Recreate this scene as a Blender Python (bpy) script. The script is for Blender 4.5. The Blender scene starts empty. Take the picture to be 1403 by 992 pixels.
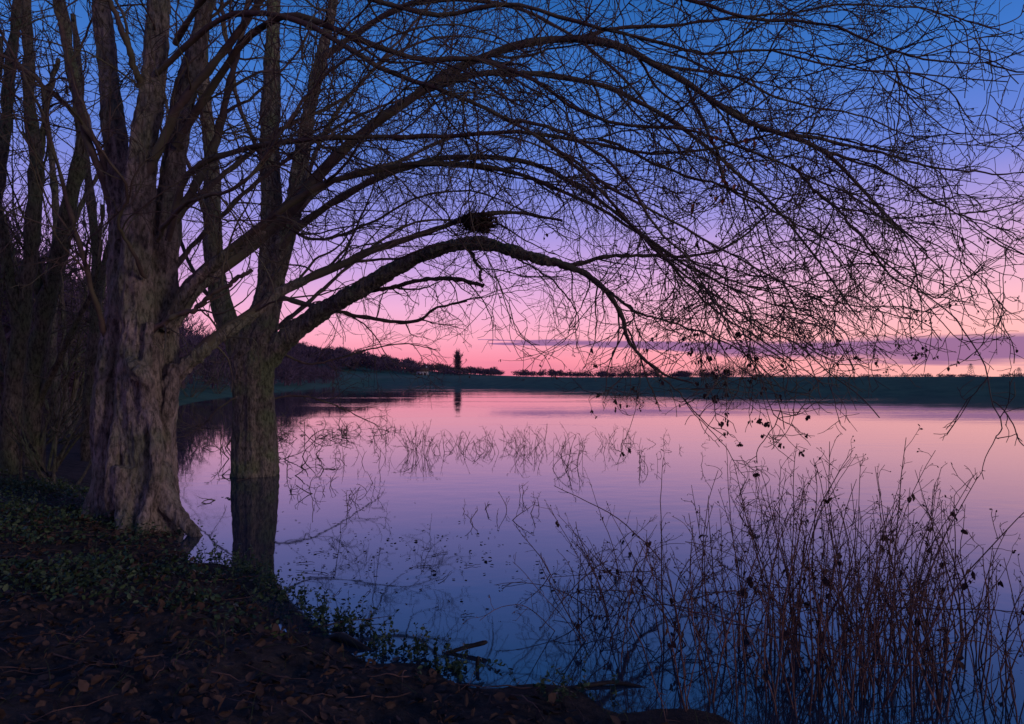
import bpy, math
import numpy as np
from mathutils import noise as mn, Vector
rng = np.random.default_rng(11)
sc = bpy.context.scene
EYE = 1.6
F = 935.0

def S(u, v, d):
    """survey note (horizontal bearing, vertical bearing, distance) -> metres"""
    return np.array([(u-701.5)/F*d, d, EYE+(518-v)/F*d])

def lin(c):
    o = []
    for v in c:
        v = v/255.0
        o.append(v/12.92 if v <= .04045 else ((v+.055)/1.055)**2.4)
    return (o[0], o[1], o[2], 1.0)

def nrm(a):
    return a/np.maximum(np.linalg.norm(a, axis=-1, keepdims=True), 1e-9)

# ------------------------------------------------------------------ materials
def new_mat(name):
    m = bpy.data.materials.new(name); m.use_nodes = True
    nt = m.node_tree
    b = nt.nodes['Principled BSDF']
    return m, nt, b

def noise_mat(name, c1, c2, scale=8, stretch=(1, 1, 1), rough=.9, bump=0.0, bdist=.02, c3=None, spec=.2, detail=6, fine=False):
    m, nt, b = new_mat(name)
    tc = nt.nodes.new('ShaderNodeTexCoord')
    mp = nt.nodes.new('ShaderNodeMapping'); mp.inputs['Scale'].default_value = stretch
    n = nt.nodes.new('ShaderNodeTexNoise'); n.inputs['Scale'].default_value = scale; n.inputs['Detail'].default_value = detail
    n.inputs['Roughness'].default_value = .7
    r = nt.nodes.new('ShaderNodeValToRGB')
    r.color_ramp.elements[0].position = .35; r.color_ramp.elements[0].color = (*c1, 1)
    r.color_ramp.elements[1].position = .68; r.color_ramp.elements[1].color = (*c2, 1)
    nt.links.new(tc.outputs['Object'], mp.inputs[0]); nt.links.new(mp.outputs[0], n.inputs['Vector'])
    nt.links.new(n.outputs['Fac'], r.inputs[0])
    out = r.outputs[0]
    if c3:
        n2 = nt.nodes.new('ShaderNodeTexNoise'); n2.inputs['Scale'].default_value = 2.3; n2.inputs['Detail'].default_value = 7
        nt.links.new(tc.outputs['Object'], n2.inputs['Vector'])
        r2 = nt.nodes.new('ShaderNodeValToRGB'); r2.color_ramp.elements[0].position = .45; r2.color_ramp.elements[1].position = .62
        nt.links.new(n2.outputs['Fac'], r2.inputs[0])
        mx = nt.nodes.new('ShaderNodeMix'); mx.data_type = 'RGBA'
        nt.links.new(r2.outputs[0], mx.inputs[0]); nt.links.new(out, mx.inputs[6]); mx.inputs[7].default_value = (*c3, 1)
        out = mx.outputs[2]
    if fine:
        n3 = nt.nodes.new('ShaderNodeTexNoise'); n3.inputs['Scale'].default_value = 30; n3.inputs['Detail'].default_value = 8; n3.inputs['Roughness'].default_value = .7
        mp3 = nt.nodes.new('ShaderNodeMapping'); mp3.inputs['Scale'].default_value = (1, 1, .38)
        nt.links.new(tc.outputs['Object'], mp3.inputs[0]); nt.links.new(mp3.outputs[0], n3.inputs['Vector'])
        r3 = nt.nodes.new('ShaderNodeMapRange'); r3.inputs[1].default_value = .38; r3.inputs[2].default_value = .56; r3.inputs[3].default_value = .25; r3.inputs[4].default_value = 1.0
        nt.links.new(n3.outputs['Fac'], r3.inputs[0])
        m3 = nt.nodes.new('ShaderNodeVectorMath'); m3.operation = 'SCALE'
        nt.links.new(out, m3.inputs[0]); nt.links.new(r3.outputs[0], m3.inputs['Scale']); out = m3.outputs[0]
    nt.links.new(out, b.inputs['Base Color'])
    b.inputs['Roughness'].default_value = rough
    b.inputs['Specular IOR Level'].default_value = spec
    if bump:
        bp = nt.nodes.new('ShaderNodeBump'); bp.inputs['Strength'].default_value = bump; bp.inputs['Distance'].default_value = bdist
        nt.links.new(n.outputs['Fac'], bp.inputs['Height'])
        if fine:
            bp2 = nt.nodes.new('ShaderNodeBump'); bp2.inputs['Strength'].default_value = 1; bp2.inputs['Distance'].default_value = .035
            nt.links.new(n3.outputs['Fac'], bp2.inputs['Height']); nt.links.new(bp.outputs[0], bp2.inputs['Normal']); bp = bp2
        nt.links.new(bp.outputs[0], b.inputs['Normal'])
    return m

M_bark = noise_mat('trunk_bark', (.14, .11, .10), (.42, .335, .295), 9, (1, 1, .45), .9, 1.0, .06, fine=True, c3=(.20, .195, .14))
M_barkmoss = noise_mat('mossy_bark', (.11, .095, .078), (.32, .27, .21), 10, (1, 1, .4), .9, 1.0, .06, c3=(.17, .20, .105), fine=True)
M_twig = noise_mat('twig_bark', (.045, .032, .03), (.12, .08, .07), 5, (1, 1, 1), .8, c3=(.10, .092, .058))
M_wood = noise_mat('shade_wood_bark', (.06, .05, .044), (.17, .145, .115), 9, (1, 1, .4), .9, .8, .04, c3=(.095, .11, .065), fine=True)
M_sunk = noise_mat('wet_wood', (.015, .012, .012), (.04, .03, .028), 9, (1, 1, 1), .6)
M_far = noise_mat('far_tree_haze_tint', (.055, .04, .065), (.10, .068, .108), .3, (1, 1, 1), 1)  # purple of the distance haze is painted into the far trees' base colour
M_dead = noise_mat('dead_stalk', (.05, .027, .025), (.19, .10, .082), 7, (1, 1, .5), .85)
M_husk = noise_mat('seed_husk', (.025, .015, .014), (.08, .042, .035), 20, (1, 1, 1), .9)
M_leaf = noise_mat('fallen_leaf', (.022, .014, .013), (.10, .056, .045), 9, (1, 1, 1), .8)
M_orange = noise_mat('withered_leaf', (.14, .045, .02), (.3, .11, .06), 9, (1, 1, 1), .8)
M_ivy = noise_mat('ivy_leaf', (.014, .027, .016), (.06, .098, .042), 6, (1, 1, 1), .5)
M_grass = noise_mat('bank_grass', (.022, .036, .018), (.065, .075, .038), 4, (1, 1, 1), .8)

# ------------------------------------------------------------------ mesh helpers
class MB:
    def __init__(s): s.v = []; s.f = []; s.n = 0
    def add(s, v, f, mi=0):
        v = np.asarray(v, float).reshape(-1, 3); f = np.asarray(f, np.int64)
        s.v.append(v); s.f.append((f+s.n, mi)); s.n += len(v)
    def build(s, name, mats, smooth=True, parent=None):
        me = bpy.data.meshes.new(name)
        V = np.concatenate(s.v)
        me.vertices.add(len(V)); me.vertices.foreach_set('co', V.ravel())
        li = np.concatenate([f.ravel() for f, _ in s.f])
        tot = np.concatenate([np.full(len(f), f.shape[1]) for f, _ in s.f])
        mi = np.concatenate([np.full(len(f), m) for f, m in s.f])
        st = np.concatenate([[0], np.cumsum(tot)[:-1]])
        me.loops.add(len(li)); me.loops.foreach_set('vertex_index', li.astype(np.int32))
        me.polygons.add(len(tot)); me.polygons.foreach_set('loop_start', st.astype(np.int32))
        me.polygons.foreach_set('loop_total', tot.astype(np.int32))
        me.polygons.foreach_set('material_index', mi.astype(np.int32))
        if smooth: me.polygons.foreach_set('use_smooth', np.ones(len(tot), bool))
        for m in mats: me.materials.append(m)
        me.update(calc_edges=True); me.validate()
        o = bpy.data.objects.new(name, me); sc.collection.objects.link(o)
        if parent: o.parent = parent
        return o

def tubes(mb, P, R, sides=3, mi=0):
    N, K, _ = P.shape
    if N == 0: return
    T = nrm(np.gradient(P, axis=1))
    ch = nrm(P[:, -1]-P[:, 0]+1e-6)
    ref = nrm(np.cross(ch, rng.normal(size=(N, 3))))[:, None, :]
    U = nrm(ref-(ref*T).sum(-1, keepdims=True)*T)
    W = np.cross(T, U)
    a = np.arange(sides)*2*math.pi/sides
    V = P[:, :, None, :]+R[:, :, None, None]*(np.cos(a)[None, None, :, None]*U[:, :, None, :]+np.sin(a)[None, None, :, None]*W[:, :, None, :])
    n = np.arange(N)[:, None, None]; k = np.arange(K-1)[None, :, None]; j = np.arange(sides)[None, None, :]
    b = n*K*sides+k*sides
    j2 = (j+1) % sides
    f = np.stack([b+j, b+j2, b+sides+j2, b+sides+j], -1).reshape(-1, 4)
    mb.add(V, f, mi)

def grow(pos, d, L, r0, r1, npts, wander, droop, curl=0.0):
    N = len(pos); P = np.zeros((N, npts, 3)); P[:, 0] = pos
    d = nrm(d); st = (L/(npts-1))[:, None]
    bend = rng.normal(size=(N, 3))*curl
    for k in range(1, npts):
        d = nrm(d+rng.normal(size=(N, 3))*wander+bend+np.array([0, 0, droop]))
        P[:, k] = P[:, k-1]+d*st
    t = np.linspace(0, 1, npts)[None]
    return P, r0[:, None]*(1-t)+r1*t

def children(P, R, spacing, t0, t1, lr, ar, npts, wander, droop, rf, rmin, rmax, r1, curl=.0, bias=None, flat=1.0):
    N, K, _ = P.shape
    Ls = np.linalg.norm(np.diff(P, axis=1), axis=-1).sum(1)
    cnt = np.floor(Ls*(t1-t0)/spacing+rng.random(N)).astype(int)
    idx = np.repeat(np.arange(N), cnt); M = len(idx)
    t = rng.uniform(t0, t1, M); f = t*(K-1); i = np.minimum(f.astype(int), K-2); w = (f-i)[:, None]
    pos = P[idx, i]*(1-w)+P[idx, i+1]*w
    T = nrm(P[idx, i+1]-P[idx, i])
    rp = R[idx, i]
    q = rng.normal(size=(M, 3)); q[:, 2] *= flat
    q = nrm(q-(q*T).sum(-1, keepdims=True)*T)
    a = rng.uniform(ar[0], ar[1], M)[:, None]*math.pi/180
    d = np.cos(a)*T+np.sin(a)*q
    if bias is not None: d = d+np.array(bias)
    # shoots low over the water do not dive on downwards
    low = np.clip((2.0-pos[:, 2])/1.2, 0, 1)*(pos[:, 1] < 30)
    d[:, 2] += low*np.maximum(-d[:, 2], 0)*.8
    L = rng.uniform(lr[0], lr[1], M)*(1.15-.5*t)*(1-.35*low)
    r0 = np.clip(rp*rf, rmin, rmax)
    return grow(pos, d, L, r0, r1, npts, wander, droop, curl)

def catmull(pts, rad, K=44):
    pts = np.array(pts, float); rad = np.array(rad, float)
    seg = np.linalg.norm(np.diff(pts, axis=0), axis=1); s = np.concatenate([[0], np.cumsum(seg)])
    p = np.vstack([2*pts[0]-pts[1], pts, 2*pts[-1]-pts[-2]])
    out = []; rr = []
    for x in np.linspace(0, s[-1]*.99999, K):
        i = np.searchsorted(s, x, side='right')-1; i = min(i, len(seg)-1)
        t = (x-s[i])/seg[i]
        a, b, c, d = p[i], p[i+1], p[i+2], p[i+3]
        out.append(.5*((2*b)+(-a+c)*t+(2*a-5*b+4*c-d)*t*t+(-a+3*b-3*c+d)*t**3))
        rr.append(rad[i]*(1-t)+rad[i+1]*t)
    return np.array(out), np.array(rr)

def limb(spec, r0, r1, K=44, pw=1.25, th=.68):
    ds = [s[2] if len(s) > 2 else None for s in spec]
    known = [i for i, d in enumerate(ds) if d is not None]
    ds = np.interp(range(len(ds)), known, [ds[i] for i in known])
    pts = [S(s[0], s[1], d) for s, d in zip(spec, ds)]
    t = np.linspace(0, 1, len(pts))
    rad = r1+(r0*th-r1)*(1-t)**pw
    P, R = catmull(pts, rad, K)
    n = rng.normal(size=P.shape)*.5
    n = np.cumsum(n, 0); n -= np.linspace(0, 1, K)[:, None]*n[-1]
    P[1:-1] += n[1:-1]*.016
    R = R*(1+.10*np.sin(np.arange(K)*1.7+rng.uniform(0, 6))+.06*rng.normal(size=K))
    return P, R

def trunk_tube(pts, rad, sides=30, K=70, ridge=.08, cap=True):
    P, R = catmull(pts, rad, K)
    T = nrm(np.gradient(P, axis=0)); ref = np.array([0, -1., 0])
    U = nrm(ref-(T@ref)[:, None]*T); W = np.cross(T, U)
    a = np.arange(sides)*2*math.pi/sides
    ph = rng.uniform(0, 6, 5); s = np.arange(K)[:, None]*.09
    mod = 1+ridge*(np.sin(3*a[None]+ph[0]+s*.9)*.8+np.sin(6*a[None]+ph[1]-s*.7)*.6+np.sin(11*a[None]+ph[2]+s*1.3)*.45+np.sin(4*a[None]+ph[3]+s*5)*.35)
    V = P[:, None]+(R[:, None]*mod)[..., None]*(np.cos(a)[None, :, None]*U[:, None]+np.sin(a)[None, :, None]*W[:, None])
    V = V.reshape(-1, 3)
    faces = []
    for k in range(K-1):
        for j in range(sides):
            j2 = (j+1) % sides
            faces.append((k*sides+j, k*sides+j2, (k+1)*sides+j2, (k+1)*sides+j))
    faces.append(tuple(range(sides-1, -1, -1))); faces.append(tuple((K-1)*sides+j for j in range(sides)))
    return V, faces

def fused(parts, voxel, rough=0.0):
    vs = []; fs = []; n = 0
    for V, f in parts:
        vs += [tuple(x) for x in V]; fs += [tuple(i+n for i in q) for q in f]; n += len(V)
    me = bpy.data.meshes.new('tmp'); me.from_pydata(vs, [], fs); me.update()
    o = bpy.data.objects.new('tmp', me); sc.collection.objects.link(o)
    m = o.modifiers.new('r', 'REMESH'); m.mode = 'VOXEL'; m.voxel_size = voxel
    m = o.modifiers.new('s', 'SMOOTH'); m.factor = .5; m.iterations = 3
    dg = bpy.context.evaluated_depsgraph_get(); e = o.evaluated_get(dg); em = e.to_mesh()
    V = np.empty(len(em.vertices)*3); em.vertices.foreach_get('co', V); V = V.reshape(-1, 3)
    if rough:
        Nn = np.empty(len(em.vertices)*3); em.vertex_normals.foreach_get('vector', Nn); Nn = Nn.reshape(-1, 3)
        D = np.empty(len(V))
        for k in range(len(V)):
            x, y, z = V[k]
            a = mn.noise(Vector((x*4, y*4, z*1.6)))
            b = 1-abs(mn.noise(Vector((x*12+9, y*12, z*2.6))))*2.2
            c = mn.noise(Vector((x*22, y*22+4, z*12)))
            D[k] = a*2.2+b*.8+c*1.0-.6
        V = V+Nn*(D*rough)[:, None]
    tri = [p.vertices[:] for p in em.polygons if len(p.vertices) == 3]
    qd = [p.vertices[:] for p in em.polygons if len(p.vertices) == 4]
    e.to_mesh_clear(); bpy.data.objects.remove(o); bpy.data.meshes.remove(me)
    return V, tri, qd

def leaves(mb, C, size, mi=0, flatness=.0, hang=False):
    N = len(C)
    if N == 0: return
    a = rng.normal(size=(N, 3))
    if hang: a = a*.35+np.array([0, 0, -1.])
    else: a[:, 2] *= flatness
    a = nrm(a); b = rng.normal(size=(N, 3))
    if not hang: b[:, 2] *= flatness
    b = nrm(np.cross(a, np.cross(b, a)+1e-6))
    nn = np.cross(a, b)
    s = size[:, None]
    fold = nn*s*rng.uniform(-.3, .3, (N, 1))
    w = rng.uniform(.2, .38, (N, 1))
    base = C; tip = C+a*s+fold*.8
    l = C+a*s*.3+b*s*w+fold; r = C+a*s*.3-b*s*w+fold
    l2 = C+a*s*.68+b*s*w*.8+fold*1.3; r2 = C+a*s*.68-b*s*w*.8+fold*1.3
    V = np.stack([base, l, l2, tip, r2, r], 1)
    i = np.arange(N)[:, None]*6
    mb.add(V, np.concatenate([i+np.array([[0, 1, 2, 3]]), i+np.array([[0, 3, 4, 5]])]), mi)

# ------------------------------------------------------------------ terrain
shore = [(12, 1.2), (3, 2.35), (1.5, 2.75), (.74, 3.1), (.18, 3.42), (-.4, 3.68), (-.97, 4.08), (-1.45, 4.5), (-2.05, 5.3),
         (-2.75, 5.95), (-3.15, 6.6), (-3.55, 7.4), (-4.6, 8.4), (-7, 11.5), (-11, 18), (-16, 30), (-21, 45), (-25, 62), (-28, 85), (-31, 110), (-36, 140), (-41, 168)]
levee = [(-36, 174), (-12, 136), (5, 110), (24, 82), (47, 60), (110, 5), (230, -100), (150, -140), (60, -50)]
poly = np.array(shore+levee, float); nshore = len(shore)-1

def lake(x, y):
    sh = x.shape; x = x.ravel(); y = y.ravel()
    A = poly; B = np.roll(poly, -1, 0)
    best = np.full(len(x), 1e9); bi = np.zeros(len(x), int); inside = np.zeros(len(x), bool)
    for k in range(len(A)):
        ax, ay = A[k]; bx, by = B[k]; dx, dy = bx-ax, by-ay
        t = np.clip(((x-ax)*dx+(y-ay)*dy)/(dx*dx+dy*dy), 0, 1)
        d = np.hypot(x-ax-t*dx, y-ay-t*dy)
        m = d < best; best[m] = d[m]; bi[m] = k
        c = ((ay > y) != (by > y)) & (x < (bx-ax)*(y-ay)/((by-ay) if by != ay else 1e-9)+ax)
        inside ^= c
    return np.where(inside, -best, best).reshape(sh), bi.reshape(sh)

def ground(x, y):
    x = np.asarray(x, float); y = np.asarray(y, float)
    d, bi = lake(x, y)
    wob = .12*np.sin(x*2.3+1.3*np.sin(y*1.7))+.09*np.sin(y*3.9+x*1.1)+.05*np.sin(x*7.1-y*5.3)
    near = np.exp(-((x*x+y*y)/900.))
    d2 = d+wob*near
    isl = ((bi >= nshore+0) & (bi < nshore+7)) | ((y > 155) & (d > 0))
    bank = np.minimum(d2*.16, .3+.045*np.maximum(d2, 0)); bank = np.minimum(bank, 1.6)
    lev = 1.76*np.clip(d/12, 0, 1)
    z = np.where(isl, lev, bank)
    z = np.where(d2 < 0, np.maximum(d2*.2, -.9), z)
    bump = (.022*np.sin(x*5.1+y*2.2)*np.sin(y*6.3-x*1.9)+.014*np.sin(x*13.7+y*3.1)*np.sin(y*15.1+x*4.3))*near*np.clip(d2*2+.2, 0, 1)
    z = z+bump
    z = z+18*np.exp(-((x+190)/115.)**2-((y-430)/110.)**2)*(d > 0)
    return z

n = 460
t = np.linspace(-1, 1, n); tm = math.asinh(3000/1.5)
g = 1.5*np.sinh(t*tm)
X, Y = np.meshgrid(g-1.5, g+4.2)
Z = ground(X, Y)
d, bi = lake(X, Y)
mb = MB()
i = np.arange(n-1)[:, None]*n+np.arange(n-1)[None]
f = np.stack([i, i+1, i+n+1, i+n], -1).reshape(-1, 4)
mb.add(np.stack([X, Y, Z], -1), f)
m, nt, b = new_mat('bank_soil_and_meadow')
tc = nt.nodes.new('ShaderNodeTexCoord')
def nz(scale, det=6):
    q = nt.nodes.new('ShaderNodeTexNoise'); q.inputs['Scale'].default_value = scale; q.inputs['Detail'].default_value = det; q.inputs['Roughness'].default_value = .7
    nt.links.new(tc.outputs['Object'], q.inputs['Vector'])
    return q
n1 = nz(9); n2 = nz(.35)
r1 = nt.nodes.new('ShaderNodeValToRGB'); r1.color_ramp.elements[0].position = .3; r1.color_ramp.elements[0].color = (.014, .011, .011, 1)
r1.color_ramp.elements[1].position = .7; r1.color_ramp.elements[1].color = (.07, .05, .044, 1)
r2 = nt.nodes.new('ShaderNodeValToRGB'); r2.color_ramp.elements[0].position = .3; r2.color_ramp.elements[0].color = (.022, .08, .055, 1)
r2.color_ramp.elements[1].position = .75; r2.color_ramp.elements[1].color = (.07, .16, .09, 1)
at = nt.nodes.new('ShaderNodeAttribute'); at.attribute_name = 'meadow'
mx = nt.nodes.new('ShaderNodeMix'); mx.data_type = 'RGBA'
nt.links.new(n1.outputs['Fac'], r1.inputs[0]); nt.links.new(n2.outputs['Fac'], r2.inputs[0])
nt.links.new(at.outputs['Fac'], mx.inputs[0]); nt.links.new(r1.outputs[0], mx.inputs[6]); nt.links.new(r2.outputs[0], mx.inputs[7])
nt.links.new(mx.outputs[2], b.inputs['Base Color']); b.inputs['Roughness'].default_value = .95; b.inputs['Specular IOR Level'].default_value = .15
bp = nt.nodes.new('ShaderNodeBump'); bp.inputs['Strength'].default_value = .9; bp.inputs['Distance'].default_value = .05
nt.links.new(n1.outputs['Fac'], bp.inputs['Height']); nt.links.new(bp.outputs[0], b.inputs['Normal'])
og = mb.build('ground', [m])
att = og.data.attributes.new('meadow', 'FLOAT', 'POINT')
mead = np.clip((np.hypot(X, Y)-30)/15, 0, 1)
att.data.foreach_set('value', mead.ravel().astype(np.float32))

# ------------------------------------------------------------------ water
mb = MB()
mb.add([(-140, -160, 0), (250, -160, 0), (250, 200, 0), (-140, 200, 0)], [[0, 1, 2, 3]])
m, nt, b = new_mat('lake_water')
b.inputs['Base Color'].default_value = (.014, .030, .050, 1); b.inputs['Roughness'].default_value = .03; b.inputs['IOR'].default_value = 2.2
tc = nt.nodes.new('ShaderNodeTexCoord')
mp = nt.nodes.new('ShaderNodeMapping'); mp.inputs['Scale'].default_value = (.8, 1.3, 1)
nt.links.new(tc.outputs['Object'], mp.inputs[0])
a1 = nt.nodes.new('ShaderNodeTexNoise'); a1.inputs['Scale'].default_value = 2.0; a1.inputs['Detail'].default_value = 2.5
a2 = nt.nodes.new('ShaderNodeTexNoise'); a2.inputs['Scale'].default_value = .12; a2.inputs['Detail'].default_value = 3
mp2 = nt.nodes.new('ShaderNodeMapping'); mp2.inputs['Scale'].default_value = (.35, 1.4, 1)
nt.links.new(tc.outputs['Object'], mp2.inputs[0])
nt.links.new(mp.outputs[0], a1.inputs['Vector']); nt.links.new(mp2.outputs[0], a2.inputs['Vector'])
rp = nt.nodes.new('ShaderNodeMapRange'); rp.inputs[1].default_value = .48; rp.inputs[2].default_value = .62; rp.inputs[3].default_value = .12; rp.inputs[4].default_value = .8
nt.links.new(a2.outputs['Fac'], rp.inputs[0])
sep = nt.nodes.new('ShaderNodeSeparateXYZ'); nt.links.new(tc.outputs['Object'], sep.inputs[0])
br = nt.nodes.new('ShaderNodeMapRange'); br.inputs[1].default_value = 12; br.inputs[2].default_value = 55; br.inputs[3].default_value = .9; br.inputs[4].default_value = 2.2
nt.links.new(sep.outputs[1], br.inputs[0])
mu = nt.nodes.new('ShaderNodeMath'); mu.operation = 'MULTIPLY'
nt.links.new(a1.outputs['Fac'], mu.inputs[0]); nt.links.new(rp.outputs[0], mu.inputs[1])
mu2 = nt.nodes.new('ShaderNodeMath'); mu2.operation = 'MULTIPLY'
nt.links.new(mu.outputs[0], mu2.inputs[0]); nt.links.new(br.outputs[0], mu2.inputs[1])
bp = nt.nodes.new('ShaderNodeBump'); bp.inputs['Strength'].default_value = 1; bp.inputs['Distance'].default_value = .005
nt.links.new(mu2.outputs[0], bp.inputs['Height']); nt.links.new(bp.outputs[0], b.inputs['Normal'])
mb.build('water', [m], smooth=False)

# ------------------------------------------------------------------ crown growth
def crown(mb, L0, mi=0, dens=1.0, sub=True, minr=.0034, droop=-.014):
    P0 = np.stack([p for p, _ in L0]); R0 = np.stack([r for _, r in L0])
    tubes(mb, P0, R0, 10, mi)
    if sub:
        PS, RS = children(P0, R0, .9/dens, .22, .97, (1.0, 2.6), (14, 50), 20, .12, droop*.7, .5, .007, .018, minr*1.3, .015, flat=.9)
        tubes(mb, PS, RS, 5, mi)
    P1, R1 = children(P0, R0, .30/dens, .12, 1, (.5, 1.7), (25, 80), 13, .18, droop, .42, .005, .012, minr*1.1, .02)
    tubes(mb, P1, R1, 4, mi)
    if sub:
        Pb, Rb = children(PS, RS, .36/dens, .1, 1, (.5, 1.3), (20, 65), 12, .18, droop, .5, .0048, .009, minr*1.1, .03)
        tubes(mb, Pb, Rb, 4, mi)
        P1 = np.concatenate([P1[:, :12], Pb]); R1 = np.concatenate([R1[:, :12], Rb])
    P2, R2 = children(P1, R1, .19/dens, .1, 1, (.25, .75), (25, 75), 7, .22, droop*1.5, .6, .004, .006, minr*.85, .05)
    tubes(mb, P2, R2, 3, mi)
    P3, R3 = children(P2, R2, .17/dens, .15, 1, (.1, .34), (25, 80), 4, .24, droop, .8, .003, .0044, minr*.7, .06)
    tubes(mb, P3, R3, 3, mi)
    return P1, P2, P3

def catkins(mb, P, count, mi, cond, size=(.015, .038)):
    tips = P[:, -1]; tips = tips[cond(tips)]
    if len(tips) == 0: return
    seeds = tips[rng.integers(0, len(tips), max(4, count//14))]
    dd = np.min(np.linalg.norm(tips[:, None]-seeds[None], axis=-1), axis=1)
    tips = tips[dd < .45]
    c = tips[rng.integers(0, len(tips), count)]
    k = rng.integers(1, 4, count); c = np.repeat(c, k, 0)+rng.normal(size=(k.sum(), 3))*.012
    leaves(mb, c, rng.uniform(*size, len(c)), mi, hang=True)

# ---- near multi-stemmed tree on the bank
parts = []
def stem(spec, **k):
    pts = [S(a, b, c) for a, b, c, r in spec]; rad = [r for *_, r in spec]
    parts.append(trunk_tube(pts, rad, **k)); return catmull(pts, rad, 44)
st1 = [
 stem([(163, 745, 7.25, .30), (158, 700, 7.25, .23), (154, 640, 7.25, .20), (152, 560, 7.25, .195), (165, 450, 7.25, .17), (170, 350, 7.3, .145), (160, 200, 7.4, .12), (145, 60, 7.5, .10), (130, -130, 7.6, .06)]),
 stem([(203, 745, 7.1, .32), (205, 700, 7.1, .25), (203, 640, 7.1, .22), (192, 560, 7.1, .23), (190, 450, 7.1, .19), (186, 350, 7.1, .155), (196, 200, 7.1, .13), (215, 60, 7.1, .11), (228, -160, 7.1, .06)]),
 stem([(228, 740, 7.35, .24), (224, 690, 7.35, .17), (220, 620, 7.35, .15), (222, 560, 7.35, .165), (224, 450, 7.35, .16), (228, 330, 7.35, .135), (240, 200, 7.35, .115), (265, 80, 7.3, .10), (305, -80, 7.2, .06)]),
]
for sp in ([(215, 640, 7.05, .13), (232, 690, 7.0, .11), (258, 722, 6.95, .07), (275, 745, 6.9, .04)],
           [(175, 640, 6.95, .13), (172, 690, 6.9, .12), (168, 730, 6.75, .08), (160, 765, 6.6, .05)],
           [(150, 640, 7.2, .12), (132, 690, 7.15, .10), (112, 722, 7.1, .06), (95, 740, 7.1, .04)],
           [(175, 485, 6.98, .05), (188, 508, 6.84, .085), (202, 530, 6.86, .06), (196, 600, 6.9, .04)],
           [(205, 440, 6.95, .05), (200, 520, 6.9, .05), (214, 600, 6.86, .055), (205, 680, 6.84, .06), (190, 740, 6.75, .07)],
           [(172, 380, 7.1, .04), (182, 440, 6.98, .045), (170, 520, 7.0, .05), (160, 600, 6.96, .06), (150, 700, 6.93, .07)],
           [(242, 500, 7.2, .07), (232, 550, 7.15, .08), (226, 620, 7.15, .07), (235, 690, 7.1, .05)]):
    stem(sp, sides=16, K=24)
stem([(214, 570, 7.2, .10), (240, 517, 7.2, .085), (290, 470, 7.2, .075), (345, 432, 7.4, .068), (385, 400, 7.6, .062), (420, 384, 7.72, .05)], sides=14, K=40)
stem([(232, 440, 7.3, .11), (262, 398, 7.45, .10), (290, 375, 7.6, .09), (340, 335, 7.8, .078), (400, 285, 8, .065), (450, 225, 8, .052)], sides=14, K=40)
stem([(225, 450, 7.2, .08), (265, 390, 7.1, .065), (310, 350, 7.0, .054), (360, 314, 6.92, .04)], sides=14, K=40)
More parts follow.
